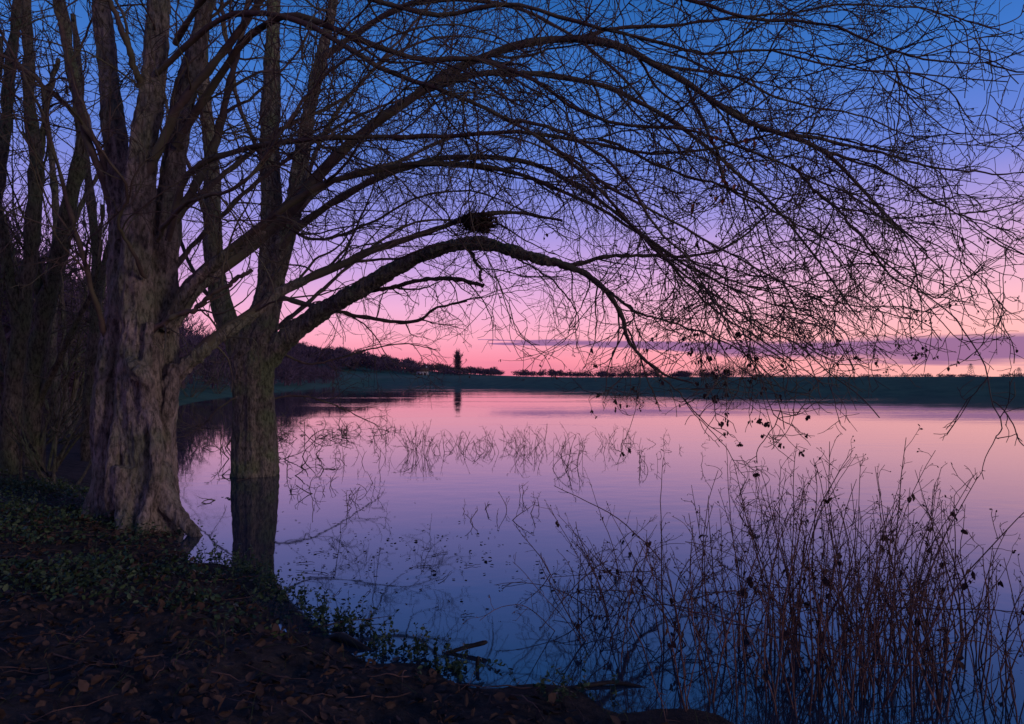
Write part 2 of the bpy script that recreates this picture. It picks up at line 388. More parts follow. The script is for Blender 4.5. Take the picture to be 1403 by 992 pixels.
limbsA = [
 limb([(212, 560, 7.2), (240, 515), (290, 470, 7.2), (345, 432, 7.4), (385, 400, 7.6), (450, 372), (520, 343, 8.1), (590, 318, 8.4), (640, 298, 8.6), (700, 290, 8.7), (770, 302, 8.6)], .105, .016, pw=.75),
 limb([(200, 460, 7.0), (250, 430), (300, 403), (345, 370, 6.7)], .045, .02),
 limb([(228, 445, 7.2), (265, 390, 7.1), (310, 350, 7.0), (380, 300, 6.9), (440, 262, 6.8), (520, 235), (600, 222, 6.8), (680, 228), (750, 250, 6.7), (820, 285), (890, 330, 6.5), (960, 375), (1040, 410, 6.3), (1110, 425, 6.2)], .075, .006),
 limb([(230, 330, 7.1), (260, 240, 6.9), (330, 205, 6.7), (420, 187, 6.5), (520, 183, 6.4), (620, 183), (720, 182, 6.3), (820, 193), (900, 207, 6.2), (990, 200), (1080, 185), (1170, 195), (1260, 215, 6.0)], .05, .005),
 limb([(238, 425, 7.3), (290, 375, 7.6), (340, 335, 7.8), (400, 285, 8), (450, 225, 8), (520, 165), (590, 115), (650, 80, 8), (720, 60), (800, 57, 7.8), (870, 78), (940, 118, 7.6), (1000, 158), (1060, 185, 7.4), (1120, 205), (1170, 250, 7.2), (1220, 300), (1270, 345, 7)], .115, .008, pw=.95),
 limb([(240, 200, 7.2), (290, 110, 7), (340, 50), (390, 22, 6.6), (440, 32), (510, 58), (580, 76, 6.4), (650, 72), (720, 95), (780, 135), (850, 160, 6.2), (930, 165), (1010, 190), (1090, 225), (1170, 265), (1250, 330), (1300, 380, 5.9)], .06, .005),
 limb([(215, 100, 7), (300, 20, 6.6), (400, 20, 6.3), (470, 60), (550, 105), (620, 130), (690, 160, 6.1), (760, 200), (820, 240), (880, 275), (950, 310, 5.9), (1010, 345), (1080, 385), (1160, 415), (1240, 420, 5.8)], .045, .0045),
 limb([(240, 60, 7), (300, -20, 6.5), (400, -15), (500, -5), (600, 18, 6.1), (700, 12), (790, 35), (880, 55, 5.8), (970, 75), (1060, 70), (1160, 95), (1260, 100), (1380, 112, 5.5)], .045, .0045),
 limb([(280, -60, 6.8), (450, -110, 6.2), (600, -80, 6), (750, -45), (900, -5), (1020, 30), (1130, 40), (1240, 75), (1340, 90), (1430, 60, 5.4)], .045, .004),
 limb([(780, 57, 7.8), (850, 40), (950, 32), (1050, 20), (1150, 5), (1260, 10), (1370, 40, 7.2)], .035, .006),
 limb([(1040, 178, 7.45), (1140, 195), (1220, 215), (1300, 235), (1400, 238), (1480, 235, 7.0)], .032, .005),
 limb([(735, 182, 6.3), (800, 240), (860, 300), (920, 360), (980, 420), (1040, 460), (1085, 495), (1130, 530, 6.2)], .026, .004),
 limb([(940, 118, 7.6), (980, 190), (1000, 250), (1045, 290), (1060, 330), (1100, 370, 7.3)], .028, .006),
 limb([(1085, 225, 6.1), (1150, 300), (1210, 365), (1270, 400), (1330, 415, 5.8)], .02, .004),
 limb([(690, 160, 6.1), (770, 180), (850, 240), (910, 320), (980, 370), (1070, 400), (1170, 405, 5.7)], .026, .004),
 limb([(1120, 205, 7.3), (1200, 240), (1270, 280), (1340, 300), (1390, 320, 7.0)], .022, .005),
 limb([(820, 190, 6.3), (920, 230, 6.5), (1010, 260), (1100, 310, 6.6), (1190, 345), (1270, 380), (1330, 395, 6.6)], .024, .004),
 limb([(900, 90, 7.7), (1000, 105, 7.9), (1090, 140), (1180, 160, 8), (1270, 190), (1350, 200, 8)], .028, .005),
 limb([(190, 260, 7.1), (240, 150, 6.9), (310, 60), (390, -60, 6.6), (470, -200, 6.4)], .08, .02),
 limb([(228, 330, 7.3), (290, 220, 7.4), (325, 110), (350, -20, 7.4), (380, -190, 7.3)], .08, .02),
 limb([(165, 330, 7.2), (120, 190, 7.3), (85, 60), (60, -100, 7.4)], .07, .02),
 limb([(155, 260, 7.3), (105, 165, 7.2), (40, 100), (-60, 50, 7.0), (-180, 30, 6.8)], .05, .012),
 limb([(150, 480, 7.2), (120, 380, 6.8), (85, 250, 6.5), (40, 120, 6.2), (-40, -20, 6)], .045, .01),
 limb([(190, 120, 7.0), (150, 20, 6.6), (100, -100, 6.3)], .05, .02),
 limb([(200, 380, 6.95), (170, 310, 6.6), (172, 250, 6.3), (130, 180, 6.0), (90, 60, 5.8)], .03, .008),
 limb([(215, 330, 6.95), (250, 280, 6.5), (330, 250, 6.2), (420, 130, 6.0), (520, 60), (640, 40), (760, 90, 5.6)], .035, .005),
 limb([(232, 300, 7.3), (290, 250, 7.9), (380, 180, 8.5), (470, 130, 9), (560, 40, 9.4), (640, -60, 9.6)], .06, .012),
 limb([(226, 380, 7.3), (300, 300, 8), (400, 215, 8.6), (520, 150, 9), (640, 130, 9.3), (760, 150, 9.4)], .05, .008),
]
upper = [(p[22:], r[22:]) for p, r in st1]
upper = [catmull(p, r, 44) for p, r in upper]
V, tri, qd = fused(parts, .0135, .014)
mb = MB()
mb.add(V, np.array(qd), 0)
if tri: mb.f.append((np.array(tri), 0))
p1, p2, p3 = crown(mb, limbsA, 1, 1.06)
upper_t = [(p, r*.8) for p, r in upper]
q1, q2, q3 = crown(mb, upper_t, 1, .75, sub=True, droop=.01)
def east(t): return (t[:, 0] > 0.2) & (t[:, 2] < 4.2)
catkins(mb, p3, 480, 2, east)
catkins(mb, p2, 50, 3, lambda t: (t[:, 0] > 0.5), (.03, .065))
catkins(mb, p2, 130, 2, lambda t: (t[:, 2] < 2.0) & (t[:, 0] > .2), (.02, .045))
mb.build('bare_tree', [M_bark, M_twig, M_husk, M_orange])

# ---- tree standing in the flood water
parts = []
st2 = [
 stem([(350, 690, 11.3, .39), (350, 655, 11.3, .365), (350, 600, 11.3, .335), (349, 540, 11.3, .32), (350, 490, 11.3, .34), (360, 440, 11.3, .27), (370, 390, 11.3, .2), (373, 300, 11.3, .18), (370, 200, 11.3, .155), (373, 60, 11.3, .125), (380, -110, 11.3, .07)]),
 stem([(342, 520, 11.3, .23), (325, 470, 11.2, .18), (305, 420, 11.2, .16), (292, 340, 11.2, .145), (290, 240, 11.2, .125), (280, 120, 11.2, .105), (268, -60, 11.2, .06)], sides=20),
 stem([(362, 440, 11.3, .16), (385, 350, 11.2, .15), (402, 290, 11.1, .135), (415, 200, 11, .12), (440, 80, 10.9, .095), (475, -80, 10.8, .05)], sides=20),
 stem([(355, 505, 11.3, .23), (392, 465, 11.2, .17), (440, 428, 11, .145), (500, 393, 10.7, .128), (560, 358, 10.4, .112), (612, 338, 10.1, .1), (660, 333, 9.9, .085), (700, 343, 9.7, .08), (745, 357, 9.6, .082), (762, 360, 9.6, .07), (785, 368, 9.55, .045)], sides=18, ridge=.11),
]
limbsB = [
 limb([(730, 352, 9.65), (770, 362), (805, 375), (835, 400, 9.4), (856, 435), (866, 475, 9.2), (900, 505), (950, 525, 9)], .08, .01, pw=.9),
 limb([(765, 362, 9.6), (800, 360), (830, 352), (890, 352), (960, 350), (1010, 335), (1050, 300), (1075, 265, 9.2)], .055, .01),
 limb([(370, 405, 11.2), (440, 422, 11), (510, 437), (570, 444), (600, 425), (640, 412, 10.5)], .07, .014),
 limb([(490, 400, 10.8), (550, 388), (610, 382), (662, 392, 10.2)], .055, .03),
 limb([(372, 360, 11.2), (420, 300, 10.9), (500, 250, 10.5), (570, 222), (640, 215, 10), (720, 225), (800, 262), (870, 312, 9.4), (930, 370), (1000, 420), (1060, 465, 9)], .1, .008),
 limb([(405, 270, 11), (470, 205, 10.7), (540, 150), (620, 110, 10), (700, 100), (800, 110), (900, 150, 9.5), (980, 210), (1050, 270), (1100, 330), (1150, 400), (1180, 440, 9)], .1, .008),
 limb([(440, 80, 10.8), (520, 25, 10.5), (600, 0), (720, 20, 10), (830, 90), (910, 180), (970, 260, 9.5)], .08, .008),
 limb([(835, 400, 9.4), (880, 430), (930, 450), (990, 470), (1040, 500), (1075, 535, 9)], .03, .006),
 limb([(860, 450, 9.3), (880, 490), (930, 540), (960, 575), (995, 600, 8.8)], .02, .005),
 limb([(373, 300, 11.2), (430, 330, 10.9), (500, 310), (560, 275), (640, 262), (720, 290), (780, 330, 10)], .045, .007),
 limb([(292, 340, 11.2), (270, 260, 10.8), (230, 160, 10.6), (200, 20, 10.4)], .06, .015),
 limb([(372, 240, 11.2), (330, 150, 11), (310, 40, 11), (290, -100, 11)], .06, .02),
 limb([(305, 420, 11.2), (270, 380, 11.4), (240, 300, 11.6), (220, 180, 11.8), (200, 60, 12)], .06, .015),
 limb([(345, 530, 11.1), (300, 560, 11), (270, 590, 10.9), (240, 600, 10.7)], .025, .006),
 limb([(640, 333, 10), (660, 360), (660, 385, 9.8)], .035, .02),
 limb([(690, 340, 9.7), (760, 400, 9.5), (790, 440), (770, 470, 9.3)], .022, .005),
 limb([(380, 480, 11.3), (430, 495, 11.8), (500, 480, 12.3), (560, 470), (600, 480, 12.8)], .035, .008),
 limb([(345, 560, 11.5), (400, 540, 12), (460, 555, 12.5), (520, 585, 13)], .03, .008),
 limb([(380, 450, 11.5), (440, 400, 12.2), (520, 330, 12.8), (600, 300, 13.2), (690, 330, 13.6), (760, 400, 13.8)], .06, .008),
 limb([(373, 330, 11.4), (450, 250, 12), (540, 220, 12.6), (640, 180, 13), (740, 200, 13.2), (830, 260, 13.4), (900, 340, 13.4)], .07, .008),
 limb([(400, 300, 11.2), (450, 170, 11.8), (520, 90, 12.3), (620, 50, 12.7), (720, 70, 13)], .07, .01),
]
upper = [catmull(p[20:], r[20:], 44) for p, r in st2[:3]]
upper = [(p, r*.8) for p, r in upper]
V, tri, qd = fused(parts, .018, .015)
mb = MB(); mb.add(V, np.array(qd), 0)
p1, p2, p3 = crown(mb, limbsB, 1, .92)
crown(mb, upper, 1, .7, sub=True, droop=.01)
catkins(mb, p3, 380, 2, lambda t: (t[:, 0] > -1) & (t[:, 2] < 3.6))
catkins(mb, p2, 110, 2, lambda t: (t[:, 2] < 1.9) & (t[:, 0] > .5), (.03, .06))
mb.build('bare_tree', [M_barkmoss, M_twig, M_husk])

# ---- wood on the left bank
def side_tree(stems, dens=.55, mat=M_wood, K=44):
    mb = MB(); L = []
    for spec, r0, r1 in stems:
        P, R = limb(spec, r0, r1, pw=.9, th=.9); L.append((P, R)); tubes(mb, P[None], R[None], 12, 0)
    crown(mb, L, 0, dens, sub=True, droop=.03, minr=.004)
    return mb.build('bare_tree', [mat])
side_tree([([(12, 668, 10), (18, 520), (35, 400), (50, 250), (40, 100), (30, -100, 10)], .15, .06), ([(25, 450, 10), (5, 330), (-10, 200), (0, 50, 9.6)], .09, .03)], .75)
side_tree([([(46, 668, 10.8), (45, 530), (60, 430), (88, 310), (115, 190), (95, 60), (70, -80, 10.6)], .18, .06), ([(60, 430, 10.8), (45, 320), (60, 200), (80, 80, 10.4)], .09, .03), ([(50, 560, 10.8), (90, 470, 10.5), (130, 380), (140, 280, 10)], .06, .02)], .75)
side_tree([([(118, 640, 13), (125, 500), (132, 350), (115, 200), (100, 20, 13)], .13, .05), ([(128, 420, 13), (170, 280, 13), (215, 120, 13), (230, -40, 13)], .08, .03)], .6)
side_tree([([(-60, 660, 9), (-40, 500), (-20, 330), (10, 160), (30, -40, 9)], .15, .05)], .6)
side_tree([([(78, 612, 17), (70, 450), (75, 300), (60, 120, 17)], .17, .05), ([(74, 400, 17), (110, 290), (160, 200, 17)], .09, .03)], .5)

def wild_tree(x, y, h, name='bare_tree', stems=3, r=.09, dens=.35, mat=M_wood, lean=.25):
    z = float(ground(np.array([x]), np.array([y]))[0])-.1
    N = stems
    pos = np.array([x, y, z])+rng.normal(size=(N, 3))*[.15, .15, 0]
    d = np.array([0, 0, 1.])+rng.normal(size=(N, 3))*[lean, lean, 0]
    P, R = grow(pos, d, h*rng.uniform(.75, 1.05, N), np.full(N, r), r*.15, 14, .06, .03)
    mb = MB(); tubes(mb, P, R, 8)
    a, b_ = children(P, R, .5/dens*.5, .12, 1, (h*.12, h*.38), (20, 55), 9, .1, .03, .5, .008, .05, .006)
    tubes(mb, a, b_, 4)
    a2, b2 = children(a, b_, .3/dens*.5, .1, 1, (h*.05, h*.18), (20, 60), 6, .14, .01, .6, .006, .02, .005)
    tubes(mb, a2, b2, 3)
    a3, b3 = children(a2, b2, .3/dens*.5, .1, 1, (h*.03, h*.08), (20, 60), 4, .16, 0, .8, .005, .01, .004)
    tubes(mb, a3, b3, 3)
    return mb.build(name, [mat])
for (x, y, h) in [(-9.5, 13.5, 7), (-12, 18.5, 8), (-15.5, 24, 9), (-13.5, 15, 7), (-18.5, 31, 9), (-19, 22, 9), (-22, 40, 9), (-26, 48, 10)]:
    wild_tree(x, y, h, dens=.4)
for (x, y, h, s) in [(-7.6, 10.9, 2.2, 9), (-8.7, 12.2, 2.6, 10), (-10.5, 15.5, 2.8, 10), (-12.8, 19.5, 3, 10), (-15, 25.5, 3.2, 10), (-6.3, 9.6, 1.5, 8), (-9.5, 11, 2.4, 9), (-11.5, 13, 3, 9),
                     (-17.6, 32, 3.2, 10), (-20.5, 40, 3.5, 10), (-18.8, 36.5, 2.5, 9), (-23.5, 50, 4, 10), (-26, 60, 4.5, 10)]:
    wild_tree(x, y, h, 'bare_shrub', s, .025, .5, lean=.6)

# flooded brush near the standing tree
def brush(x, y, w, h, nst, name='flooded_brush', r=.012):
    pos = np.stack([x+rng.uniform(-w, w, nst), y+rng.uniform(-w*.6, w*.6, nst), np.full(nst, -.05)], 1)
    d = rng.normal(size=(nst, 3))*[1, 1, .3]+[0, 0, .55]
    P, R = grow(pos, d, rng.uniform(.5, 1.4, nst)*h, np.full(nst, r), .004, 10, .14, -.06)
    mb = MB(); tubes(mb, P, R, 4)
    a, b_ = children(P, R, .11, .1, 1, (.15*h, .5*h), (20, 70), 6, .18, -.02, .6, .004, .008, .0035)
    tubes(mb, a, b_, 3)
    a2, b2 = children(a, b_, .12, .1, 1, (.06, .2), (20, 70), 4, .16, -.02, .7, .0035, .006, .003)
    tubes(mb, a2, b2, 3)
    mb.build(name, [M_twig])
brush(-5.6, 18.5, 1.1, .8, 46); brush(-4.3, 20.5, .9, .6, 26); brush(-7.3, 16, 1.2, .8, 26); brush(-4.2, 11.4, .8, .45, 16); brush(-9.2, 21, 1.4, 1., 26); brush(-4.9, 14, .9, .6, 20); brush(-3.2, 12.2, .9, .4, 12); brush(-7.5, 24, 1.6, .8, 26); brush(-3.1, 9.3, .8, .35, 9); brush(-3.3, 17, 1, .5, 16)

# ------------------------------------------------------------------ bird nest
c = S(655, 304, 8.55); N = 420
th = rng.uniform(0, 2*math.pi, N); rr = .18+rng.normal(size=N)*.04; zz = rng.uniform(-.08, .07, N)
rr = rr*(.7+.3*(zz+.08)/.15)
ths = th[:, None]+np.linspace(0, 1, 6)[None]*rng.uniform(.4, 1.3, N)[:, None]
rad = rr[:, None]*(1+rng.normal(size=(N, 1))*.25*np.linspace(-.3, 1, 6)[None])
P = c+np.stack([np.cos(ths)*rad, np.sin(ths)*rad, zz[:, None]+rng.normal(size=(N, 1))*.05*np.linspace(-1, 1, 6)[None]], -1)
mb = MB(); tubes(mb, P, np.full((N, 6), .005), 4)
fl = c+rng.normal(size=(140, 3))*[.09, .09, .015]+[0, 0, -.06]
P, R = grow(fl, rng.normal(size=(140, 3))*[1, 1, .25], rng.uniform(.12, .34, 140), np.full(140, .006), .003, 4, .1, 0)
tubes(mb, P, R, 4)
mb.build('bird_nest', [M_husk])

# ------------------------------------------------------------------ dead weed stalks
def stalks(name, base, h, r, lean=.12, side=True, droop=-.004, husk=True, minr=.0016, lbias=(0, 0), curl=.012):
    N = len(base)
    d = np.array([lbias[0], lbias[1], 1.])+rng.normal(size=(N, 3))*[lean, lean, 0]
    P, R = grow(base, d, h, r, minr, 14, .055, droop, curl)
    mb = MB(); tubes(mb, P, R, 5, 0)
    if side:
        a, b_ = children(P, R, .085, .3, 1, (.06, .32), (20, 60), 7, .16, .03, .6, minr, .0032, minr*.8, .04)
        tubes(mb, a, b_, 3, 0)
        a2, b2 = children(a, b_, .06, .3, 1, (.02, .08), (30, 80), 4, .25, 0, .8, minr*.8, .0022, minr*.8, .08)
        tubes(mb, a2, b2, 3, 0)
        if husk:
            tips = np.concatenate([a[:, -1], a2[:, -1]]); tips = tips[rng.random(len(tips)) < .45]
            leaves(mb, tips, rng.uniform(.006, .018, len(tips)), 1, 1.0)
            cur = P[:, 4:12].reshape(-1, 3); cur = cur[rng.random(len(cur)) < .05]
            cur = np.repeat(cur, 3, 0)+rng.normal(size=(len(cur)*3, 3))*.012
            leaves(mb, cur, rng.uniform(.02, .05, len(cur)), 1, hang=True)
    return mb.build(name, [M_dead, M_husk])

def uv(u, v):
    d = EYE*F/(v-518); return np.stack([(u-701.5)/F*d, d, np.full(len(u), -.06)], 1)
N = 185
y = rng.uniform(3.2, 4.3, N)
x = np.clip(rng.normal(1.70, .40, N), .85, 2.5)*(.6+.4*y/3.3)
stalks('dead_weed_clump', np.stack([x, y, np.full(N, -.06)], 1), rng.uniform(.4, 1.42, N)*(1-.2*np.abs(x-1.75)), rng.uniform(.003, .0062, N), .15, curl=.015)
N = 60
x = rng.uniform(.2, 1.3, N); y = rng.uniform(3.8, 5.6, N)
stalks('dead_weed_clump', np.stack([x, y, np.full(N, -.05)], 1), rng.uniform(.3, .95, N), rng.uniform(.0024, .005, N), .35, lbias=(-.2, 0), droop=-.04, curl=.035)
N = 50
x = rng.uniform(2.1, 2.8, N); y = rng.uniform(3.5, 4.8, N)
stalks('dead_weed_clump', np.stack([x, y, np.full(N, -.05)], 1), rng.uniform(.3, .9, N), rng.uniform(.0026, .005, N), .22, lbias=(.1, 0))
N = 16
x = rng.uniform(2.3, 2.75, N); y = rng.uniform(3.0, 3.5, N)
stalks('dead_weed_clump', np.stack([x, y, np.full(N, -.05)], 1), rng.uniform(.15, .45, N), rng.uniform(.003, .005, N), .12, side=False)
N = 34
x = rng.uniform(.3, 2.3, N); y = rng.uniform(3.3, 4.8, N)
P, R = grow(np.stack([x, y, rng.uniform(.02, .5, N)], 1), rng.normal(size=(N, 3))*[1, .6, .25], rng.uniform(.3, .9, N), np.full(N, .004), .002, 12, .09, -.03, .02)
P[..., 2] = np.maximum(P[..., 2], -.03)
mb = MB(); tubes(mb, P, R, 4); a, b_ = children(P, R, .09, .2, 1, (.05, .2), (30, 70), 5, .15, 0, .6, .0015, .003, .0012); tubes(mb, a, b_, 3)
mb.build('dead_weed_clump', [M_dead])
for (u0, u1, v0, v1, cnt, h0, h1) in [(560, 585, 612, 630, 22, .5, 1.1), (590, 625, 608, 622, 16, .3, .8), (625, 700, 606, 622, 34, .25, .8), (700, 748, 604, 632, 34, .3, .9), (752, 800, 606, 645, 24, .4, 1.1), (825, 870, 600, 630, 22, .3, .75), (872, 892, 615, 650, 10, .2, .6), (420, 545, 590, 640, 40, .2, .6), (490, 540, 570, 600, 16, .3, .7), (900, 960, 600, 640, 12, .2, .5), (990, 1100, 640, 720, 24, .2, .6), (640, 740, 670, 730, 12, .15, .5), (400, 520, 640, 700, 22, .15, .45)]:
    u = rng.uniform(u0, u1, cnt); v = rng.uniform(v0, v1, cnt)
    stalks('dead_reed_tuft', uv(u, v), rng.uniform(h0, h1, cnt)*.72, rng.uniform(.0035, .007, cnt), .32, husk=False, droop=-.02, minr=.0028, curl=.04)

# ------------------------------------------------------------------ bank cover
def on_land(x, y, m=.05):
    return lake(x, y)[0] > m
def scatter(N, x0, x1, y0, y1, m=.05):
    x = rng.uniform(x0, x1, N); y = rng.uniform(y0, y1, N); k = on_land(x, y, m); return x[k], y[k]
x, y = scatter(15000, -5.5, 1.6, 1.6, 7.5, .08)
mb = MB(); leaves(mb, np.stack([x, y, ground(x, y)+rng.uniform(.004, .03, len(x))], 1), rng.uniform(.02, .07, len(x)), 0, .45)
mb.build('fallen_leaves', [M_leaf], smooth=False)
x, y = scatter(950, -7.5, -.7, 4.1, 9.5, .02)
keep = rng.random(len(x)) < np.clip(.15+.9*np.sin(x*1.9+.7)*np.sin(y*1.6)+.35, .08, 1); x = x[keep]; y = y[keep]
k = 32
cx = np.repeat(x, k)+rng.normal(size=len(x)*k)*.10; cy = np.repeat(y, k)+rng.normal(size=len(x)*k)*.10
hh = np.repeat(rng.uniform(.04, .16, len(x)), k)
cz = np.maximum(ground(cx, cy), 0)+rng.random(len(cx))*hh
mb = MB(); leaves(mb, np.stack([cx, cy, cz], 1), rng.uniform(.018, .05, len(cx)), 0, .7)
P, R = grow(np.stack([x, y, ground(x, y)], 1), rng.normal(size=(len(x), 3))*[.6, .6, .2]+[0, 0, .8], rng.uniform(.1, .25, len(x)), np.full(len(x), .003), .0015, 5, .2, -.1)
tubes(mb, P, R, 3, 0)
mb.build('ivy_groundcover', [M_ivy], smooth=False)
px = np.array([-1.15, -1.3, -1.0, -2.0, -1.6, -.55, -.7, -2.4, -.35, .3, -2.7, -1.8, -2.2]); py = np.array([4.42, 4.6, 4.35, 5.35, 4.95, 3.95, 4.02, 5.8, 3.72, 3.45, 6.0, 5.1, 5.6])
bx = np.repeat(px, 18)+rng.normal(size=len(px)*18)*.10; by = np.repeat(py, 18)+rng.normal(size=len(px)*18)*.08
P, R = grow(np.stack([bx, by, np.full(len(bx), -.02)], 1), rng.normal(size=(len(bx), 3))*[.5, .5, 0]+[0, 0, 1], rng.uniform(.06, .2, len(bx)), np.full(len(bx), .002), .0012, 7, .12, -.03)
mb = MB(); tubes(mb, P, R, 3, 0); q = P[:, 1:].reshape(-1, 3); q = np.repeat(q, 2, 0)
leaves(mb, q, rng.uniform(.015, .035, len(q)), 0, .6); mb.build('waterside_plants', [M_ivy], smooth=False)
x, y = scatter(5200, -8, 1.2, 2.0, 10, -.06)
keep = rng.random(len(x)) < np.clip(.35+.7*np.sin(x*2.7)*np.sin(y*2.1+1), .08, 1); x = x[keep]; y = y[keep]
P, R = grow(np.stack([x, y, ground(x, y)], 1), rng.normal(size=(len(x), 3))*[.7, .7, 0]+[0, 0, 1], rng.uniform(.04, .2, len(x)), np.full(len(x), .0022), .0006, 5, .12, -.14)
mb = MB(); tubes(mb, P, R, 3); mb.build('bank_grass', [M_grass])
x, y = scatter(230, -5, 1.3, 2.3, 7.5, .0)
P, R = grow(np.stack([x, y, np.maximum(ground(x, y), 0)+.02], 1), rng.normal(size=(len(x), 3))*[1, 1, .05], rng.uniform(.1, .55, len(x)), rng.uniform(.002, .006, len(x)), .0015, 8, .12, 0)
P[..., 2] = np.maximum(ground(P[..., 0], P[..., 1]), 0)+.015+rng.random(P.shape[:2])*.02
mb = MB(); tubes(mb, P, R, 4); mb.build('fallen_twigs', [M_dead])
def log(spec, rad):
    V, f = trunk_tube([np.array(s) for s in spec], rad, sides=12, K=20, ridge=.12)
    V2, tr, q = fused([(V, f)], .008)
    m_ = MB(); m_.add(V2, np.array(q)); return m_.build('sunken_branch', [M_sunk])
log([(-1.18, 4.2, -.03), (-1.05, 4.15, .03), (-.9, 4.05, .01), (-.75, 4.0, -.04)], [.012, .028, .022, .01])
log([(-.48, 3.95, -.03), (-.3, 3.98, .02), (-.17, 3.99, .05), (-.14, 4.0, .055)], [.008, .014, .016, .007])
log([(-.19, 3.76, -.08), (-.19, 3.76, .02), (-.185, 3.76, .07)], [.014, .013, .011])
log([(.1, 3.5, -.03), (.3, 3.52, .0), (.55, 3.56, .012), (.8, 3.5, -.02)], [.01, .014, .012, .006])
N = 420
x = rng.normal(-1.3, 1.0, N); y = rng.normal(6.0, .9, N); k = lake(x, y)[0] < -.1; x = x[k]; y = y[k]
mb = MB(); leaves(mb, np.stack([x, y, np.full(len(x), .006)], 1), rng.uniform(.01, .045, len(x)), 0, .02)
x = rng.uniform(.5, 3, 220); y = rng.uniform(3.6, 6.5, 220); k = lake(x, y)[0] < -.1
leaves(mb, np.stack([x[k], y[k], np.full(k.sum(), .006)], 1), rng.uniform(.01, .035, k.sum()), 0, .02)
mb.build('floating_leaves', [M_leaf], smooth=False)
N = 20
x = rng.normal(-1.0, .6, N); y = rng.normal(5.6, .8, N); k = lake(x, y)[0] < -.3; x = x[k]; y = y[k]; N = len(x)
P, R = grow(np.stack([x, y, np.full(N, .004)], 1), rng.normal(size=(N, 3))*[1, 1, 0]+[.01, 0, 0], rng.uniform(.08, .35, N), np.full(N, .003), .0015, 7, .2, 0)
P[..., 2] = .004+.01*rng.random((N, 7)); mb = MB(); tubes(mb, P, R, 4); mb.build('floating_stems', [M_husk])

# ------------------------------------------------------------------ distance
def mass(mb, cx, cy, w, h, per=220, th=.06, z0=None, mi=0):
    for x, y, ww, hh in zip(cx, cy, w, h):
        z = float(ground(np.array([x]), np.array([y]))[0]) if z0 is None else z0
        N = per
        o = nrm(rng.normal(size=(N, 3)))*rng.random((N, 1))**.4
        c = np.array([x, y, z+hh*.55])+o*[ww*.5, ww*.5, hh*.48]
        dr = nrm(o*[1, 1, 1]+[0, 0, .5]+rng.normal(size=(N, 3))*.45)*rng.uniform(.10, .3, (N, 1))*hh
        s = nrm(np.cross(dr, rng.normal(size=(N, 3))))*th
        V = np.stack([c-dr*.5-s, c-dr*.5+s, c+dr*.5], 1)
        mb.add(V, np.arange(N*3).reshape(-1, 3), mi)
        P = np.array([[[x, y, z-.3], [x, y, z+hh*.4], [x, y, z+hh*.8]]]); tubes(mb, P, np.array([[hh*.03, hh*.02, hh*.008]]), 5, mi)
mb = MB(); N = 520
x = rng.uniform(-300, -10, N); y = rng.uniform(320, 450, N)
keep = rng.random(N) < np.clip((-x-0)/90, .35, 1); x = x[keep]; y = y[keep]
mass(mb, x, y, rng.uniform(7, 12, len(x)), rng.uniform(5.5, 9.5, len(x))*np.clip((-x+20)/110, .5, 1), 230, .28)
mb.build('wooded_hillside', [M_far])
mb = MB(); N = 120
x = rng.uniform(-60, 130, N); y = rng.uniform(380, 450, N)
mass(mb, x, y, rng.uniform(4, 9, N), rng.uniform(2.0, 4.5, N)*np.where(rng.random(N) < .12, 1.5, 1), 160, .25)
x = rng.uniform(130, 420, 90); y = rng.uniform(450, 600, 90)
mass(mb, x, y, rng.uniform(6, 12, 90), rng.uniform(1.8, 4, 90), 90, .3)
mb.build('distant_treeline', [M_far])
mb = MB()
for u, d_, w_, h_ in [(872, 165, 6.6, 3.8), (850, 162, 5.6, 3.0), (836, 170, 5, 2.7), (893, 165, 4, 2.5), (985, 150, 6.5, 3.0), (1005, 152, 6, 3.7), (1022, 155, 4, 2.4), (962, 155, 4, 2.0), (940, 160, 4, 1.7)]:
    mass(mb, [(u-701.5)/F*d_], [d_], [w_], [h_], 520, .042)
mb.build('levee_hawthorns', [M_far])
mb = MB(); N = 90
x = rng.uniform(-95, -32, N); y = rng.uniform(45, 130, N)
keep = lake(x, y)[0] > 4; x = x[keep]; y = y[keep]
mass(mb, x, y, rng.uniform(4, 7, len(x)), rng.uniform(6, 10, len(x)), 420, .05)
y = rng.uniform(17, 50, 230); x = -y*rng.uniform(.45, .95, 230); keep = lake(x, y)[0] > 2.5; x = x[keep]; y = y[keep]
mass(mb, x, y, rng.uniform(3, 4.5, len(x)), rng.uniform(4, 7.5, len(x)), 520, .028)
y = rng.uniform(62, 165, 40); x = -26-(y-62)*.15-rng.uniform(1, 6, 40)
mass(mb, x, y, rng.uniform(3, 6, 40), rng.uniform(1.8, 4.2, 40)*(.8+y/250), 300, .045)
mb.build('bankside_woodland', [M_far])
mb = MB(); x0 = (627-701.5)/F*360
mass(mb, [x0], [360], [4.2], [13], 700, .15); mb.build('poplar_tree', [M_far])
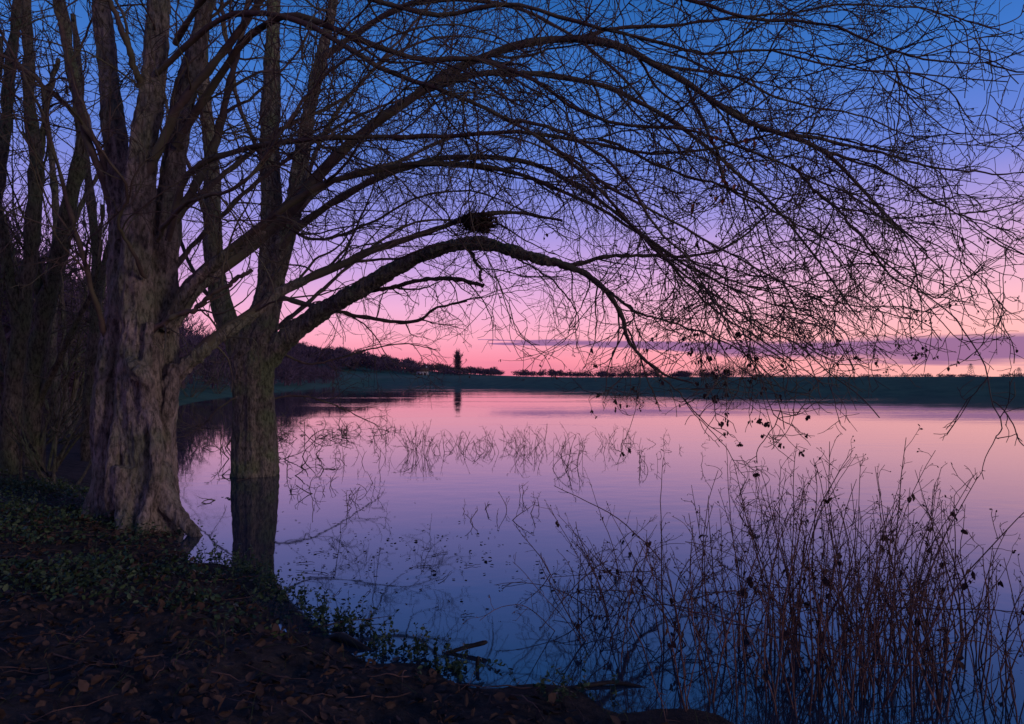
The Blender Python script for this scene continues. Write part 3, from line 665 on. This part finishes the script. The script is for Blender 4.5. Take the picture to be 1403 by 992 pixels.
# house
e = bpy.data.objects.new('house', None); sc.collection.objects.link(e); hx, hy, hz = -42, 318, 1.9
M_wall = noise_mat('render_wall', (.3, .29, .3), (.42, .4, .41), 1); M_roof = noise_mat('tile_roof', (.06, .04, .04), (.1, .06, .06), 2); M_win = noise_mat('window_glass', (.02, .02, .03), (.03, .03, .04), 1, rough=.1)
def box(name, x0, x1, y0, y1, z0, z1, mat):
    m_ = MB(); V = [(x, y, z) for z in (z0, z1) for y in (y0, y1) for x in (x0, x1)]
    m_.add(V, [[0, 2, 3, 1], [4, 5, 7, 6], [0, 1, 5, 4], [2, 6, 7, 3], [0, 4, 6, 2], [1, 3, 7, 5]]); return m_.build(name, [mat], smooth=False, parent=e)
box('walls', hx-2.5, hx+2.5, hy, hy+5, hz-1, hz+2.8, M_wall)
m_ = MB(); m_.add([(hx-2.8, hy-.3, hz+2.8), (hx+2.8, hy-.3, hz+2.8), (hx+2.8, hy+5.3, hz+2.8), (hx-2.8, hy+5.3, hz+2.8), (hx-2.8, hy+2.5, hz+4.8), (hx+2.8, hy+2.5, hz+4.8)], [[0, 1, 5, 4], [2, 3, 4, 5], [0, 3, 2, 1]])
m_.f.append((np.array([[0, 4, 3], [1, 2, 5]]), 0)); m_.build('roof', [M_roof], smooth=False, parent=e)
for k, xo in enumerate((-2.0, 1.0)): box('window_%d' % k, hx+xo, hx+xo+1, hy-.05, hy+.05, hz+1, hz+2.2, M_win)
box('door', hx-.5, hx+.4, hy-.05, hy+.05, hz-.2, hz+1.9, M_roof)
box('chimney', hx+1.5, hx+2.1, hy+2.1, hy+2.8, hz+4.0, hz+5.4, M_wall)
M_steel = noise_mat('galvanised_steel', (.12, .12, .13), (.18, .18, .19), 2, rough=.6)
def pylon(u, d_, top):
    x = (u-701.5)/F*d_; segs = []; z0 = 1.5; H = top
    lv = np.linspace(0, 1, 8); wd = 3.2*(1-lv)**1.1+.5
    for k in range(7):
        za, zb = z0+H*lv[k], z0+H*lv[k+1]; a, b2 = wd[k], wd[k+1]
        cs = [(-1, -1), (1, -1), (1, 1), (-1, 1)]
        for j in range(4):
            c1, c2 = cs[j], cs[(j+1) % 4]
            segs.append(((x+c1[0]*a, d_+c1[1]*a, za), (x+c1[0]*b2, d_+c1[1]*b2, zb)))
            segs.append(((x+c1[0]*a, d_+c1[1]*a, za), (x+c2[0]*b2, d_+c2[1]*b2, zb)))
    for zz, w in ((.7, 5), (.82, 4.2), (.93, 3.2)):
        segs.append(((x-w, d_, z0+H*zz), (x+w, d_, z0+H*zz))); segs.append(((x-w, d_, z0+H*zz), (x, d_, z0+H*(zz+.05)))); segs.append(((x+w, d_, z0+H*zz), (x, d_, z0+H*(zz+.05))))
    P = np.array(segs); m_ = MB(); tubes(m_, P, np.full((len(P), 2), .14), 4)
    m_.build('electricity_pylon', [M_steel])
pylon(1330, 800, 17); pylon(1396, 900, 14)

# ------------------------------------------------------------------ sky
w = bpy.data.worlds.new('World'); sc.world = w; w.use_nodes = True; nt = w.node_tree; N_ = nt.nodes; Lk = nt.links
for q in list(N_): N_.remove(q)
out = N_.new('ShaderNodeOutputWorld'); tc = N_.new('ShaderNodeTexCoord'); sx = N_.new('ShaderNodeSeparateXYZ')
Lk.new(tc.outputs['Generated'], sx.inputs[0])
def math_(op, a, b=None, clamp=False):
    q = N_.new('ShaderNodeMath'); q.operation = op; q.use_clamp = clamp
    for k, v in enumerate((a, b)):
        if v is None: continue
        if isinstance(v, (int, float)): q.inputs[k].default_value = v
        else: Lk.new(v, q.inputs[k])
    return q.outputs[0]
x, y, z = sx.outputs
ramp = N_.new('ShaderNodeValToRGB'); cr = ramp.color_ramp
stops = [(0, (220, 115, 142)), (.025, (236, 134, 158)), (.06, (240, 160, 184)), (.10, (228, 166, 204)), (.155, (192, 154, 214)), (.22, (144, 138, 213)),
         (.30, (96, 123, 206)), (.39, (57, 110, 190)), (.48, (35, 91, 162)), (.7, (27, 66, 128)), (1.0, (20, 48, 100))]
cr.elements[0].position = 0; cr.elements[0].color = lin(stops[0][1]); cr.elements[1].position = 1; cr.elements[1].color = lin(stops[-1][1])
for p, c in stops[1:-1]:
    el = cr.elements.new(p); el.color = lin(c)
Lk.new(z, ramp.inputs[0])
az = math_('ARCTAN2', x, y)
def mixc(f, a, b, mode='MIX'):
    q = N_.new('ShaderNodeMix'); q.data_type = 'RGBA'; q.blend_type = mode
    for k, v in ((0, f), (6, a), (7, b)):
        if isinstance(v, (int, float, tuple)): q.inputs[k].default_value = v
        else: Lk.new(v, q.inputs[k])
    return q.outputs[2]
warm = math_('MULTIPLY', math_('MULTIPLY', math_('ADD', az, .0), 1.5, True), math_('SUBTRACT', 1, math_('MULTIPLY', z, 3.8, True), True), True)
col = mixc(math_('MULTIPLY', warm, .78), ramp.outputs[0], lin((255, 192, 176)))
cmb = N_.new('ShaderNodeCombineXYZ'); Lk.new(math_('MULTIPLY', az, 3.2), cmb.inputs[0]); Lk.new(math_('MULTIPLY', z, 60), cmb.inputs[1])
cn = N_.new('ShaderNodeTexNoise'); cn.inputs['Scale'].default_value = 1.3; cn.inputs['Detail'].default_value = 7; Lk.new(cmb.outputs[0], cn.inputs['Vector'])
zc = math_('SUBTRACT', .052, math_('MULTIPLY', az, .030))
hw = math_('MAXIMUM', math_('ADD', math_('MULTIPLY', az, .030), .0025), .0001)
dz = math_('ABSOLUTE', math_('ADD', math_('SUBTRACT', z, zc), math_('MULTIPLY', math_('SUBTRACT', cn.outputs[0], .5), .034)))
ms = math_('MULTIPLY', math_('SUBTRACT', 1, math_('DIVIDE', dz, hw)), 1.9, True)
ms = math_('MULTIPLY', ms, math_('GREATER_THAN', az, -.05))
ms = math_('MULTIPLY', ms, math_('LESS_THAN', az, 1.6))
col = mixc(math_('MULTIPLY', ms, .85), col, lin((118, 82, 138)))
haze = math_('MULTIPLY', math_('MULTIPLY', math_('SUBTRACT', cn.outputs[0], .47), 3.0, True), math_('SUBTRACT', 1, math_('MULTIPLY', z, 16, True), True))
col = mixc(math_('MULTIPLY', haze, .35), col, lin((150, 95, 145)))
mr = N_.new('ShaderNodeMapRange'); mr.inputs[1].default_value = -1; mr.inputs[2].default_value = .6; mr.inputs[3].default_value = .9; mr.inputs[4].default_value = 1.15
Lk.new(y, mr.inputs[0])
bg = N_.new('ShaderNodeBackground'); Lk.new(col, bg.inputs[0]); Lk.new(mr.outputs[0], bg.inputs[1])
sky = N_.new('ShaderNodeTexSky'); sky.sky_type = 'NISHITA'; sky.sun_disc = False; sky.sun_elevation = math.radians(10); sky.sun_rotation = math.radians(125)
bg2 = N_.new('ShaderNodeBackground'); Lk.new(sky.outputs[0], bg2.inputs[0]); bg2.inputs[1].default_value = .003
ad = N_.new('ShaderNodeAddShader'); Lk.new(bg.outputs[0], ad.inputs[0]); Lk.new(bg2.outputs[0], ad.inputs[1]); Lk.new(ad.outputs[0], out.inputs[0])

sun = bpy.data.lights.new('sun', 'SUN'); sun.energy = .8; sun.angle = math.radians(12); sun.color = (1, .80, .70)
so = bpy.data.objects.new('sun', sun); sc.collection.objects.link(so)
so.rotation_euler = (math.radians(80), 0, math.radians(60))

cam = bpy.data.cameras.new('camera'); co = bpy.data.objects.new('camera', cam); sc.collection.objects.link(co)
cam.sensor_width = 36; cam.lens = 36*F/1403; cam.shift_y = 22/1403; cam.clip_end = 6000; cam.clip_start = .05
co.location = (0, 0, EYE); co.rotation_euler = (math.radians(90), 0, 0)
sc.camera = co
sc.view_settings.view_transform = 'Standard'; sc.view_settings.look = 'None'; sc.view_settings.exposure = 0
print('verts', sum(len(o.data.vertices) for o in bpy.data.objects if o.type == 'MESH'))
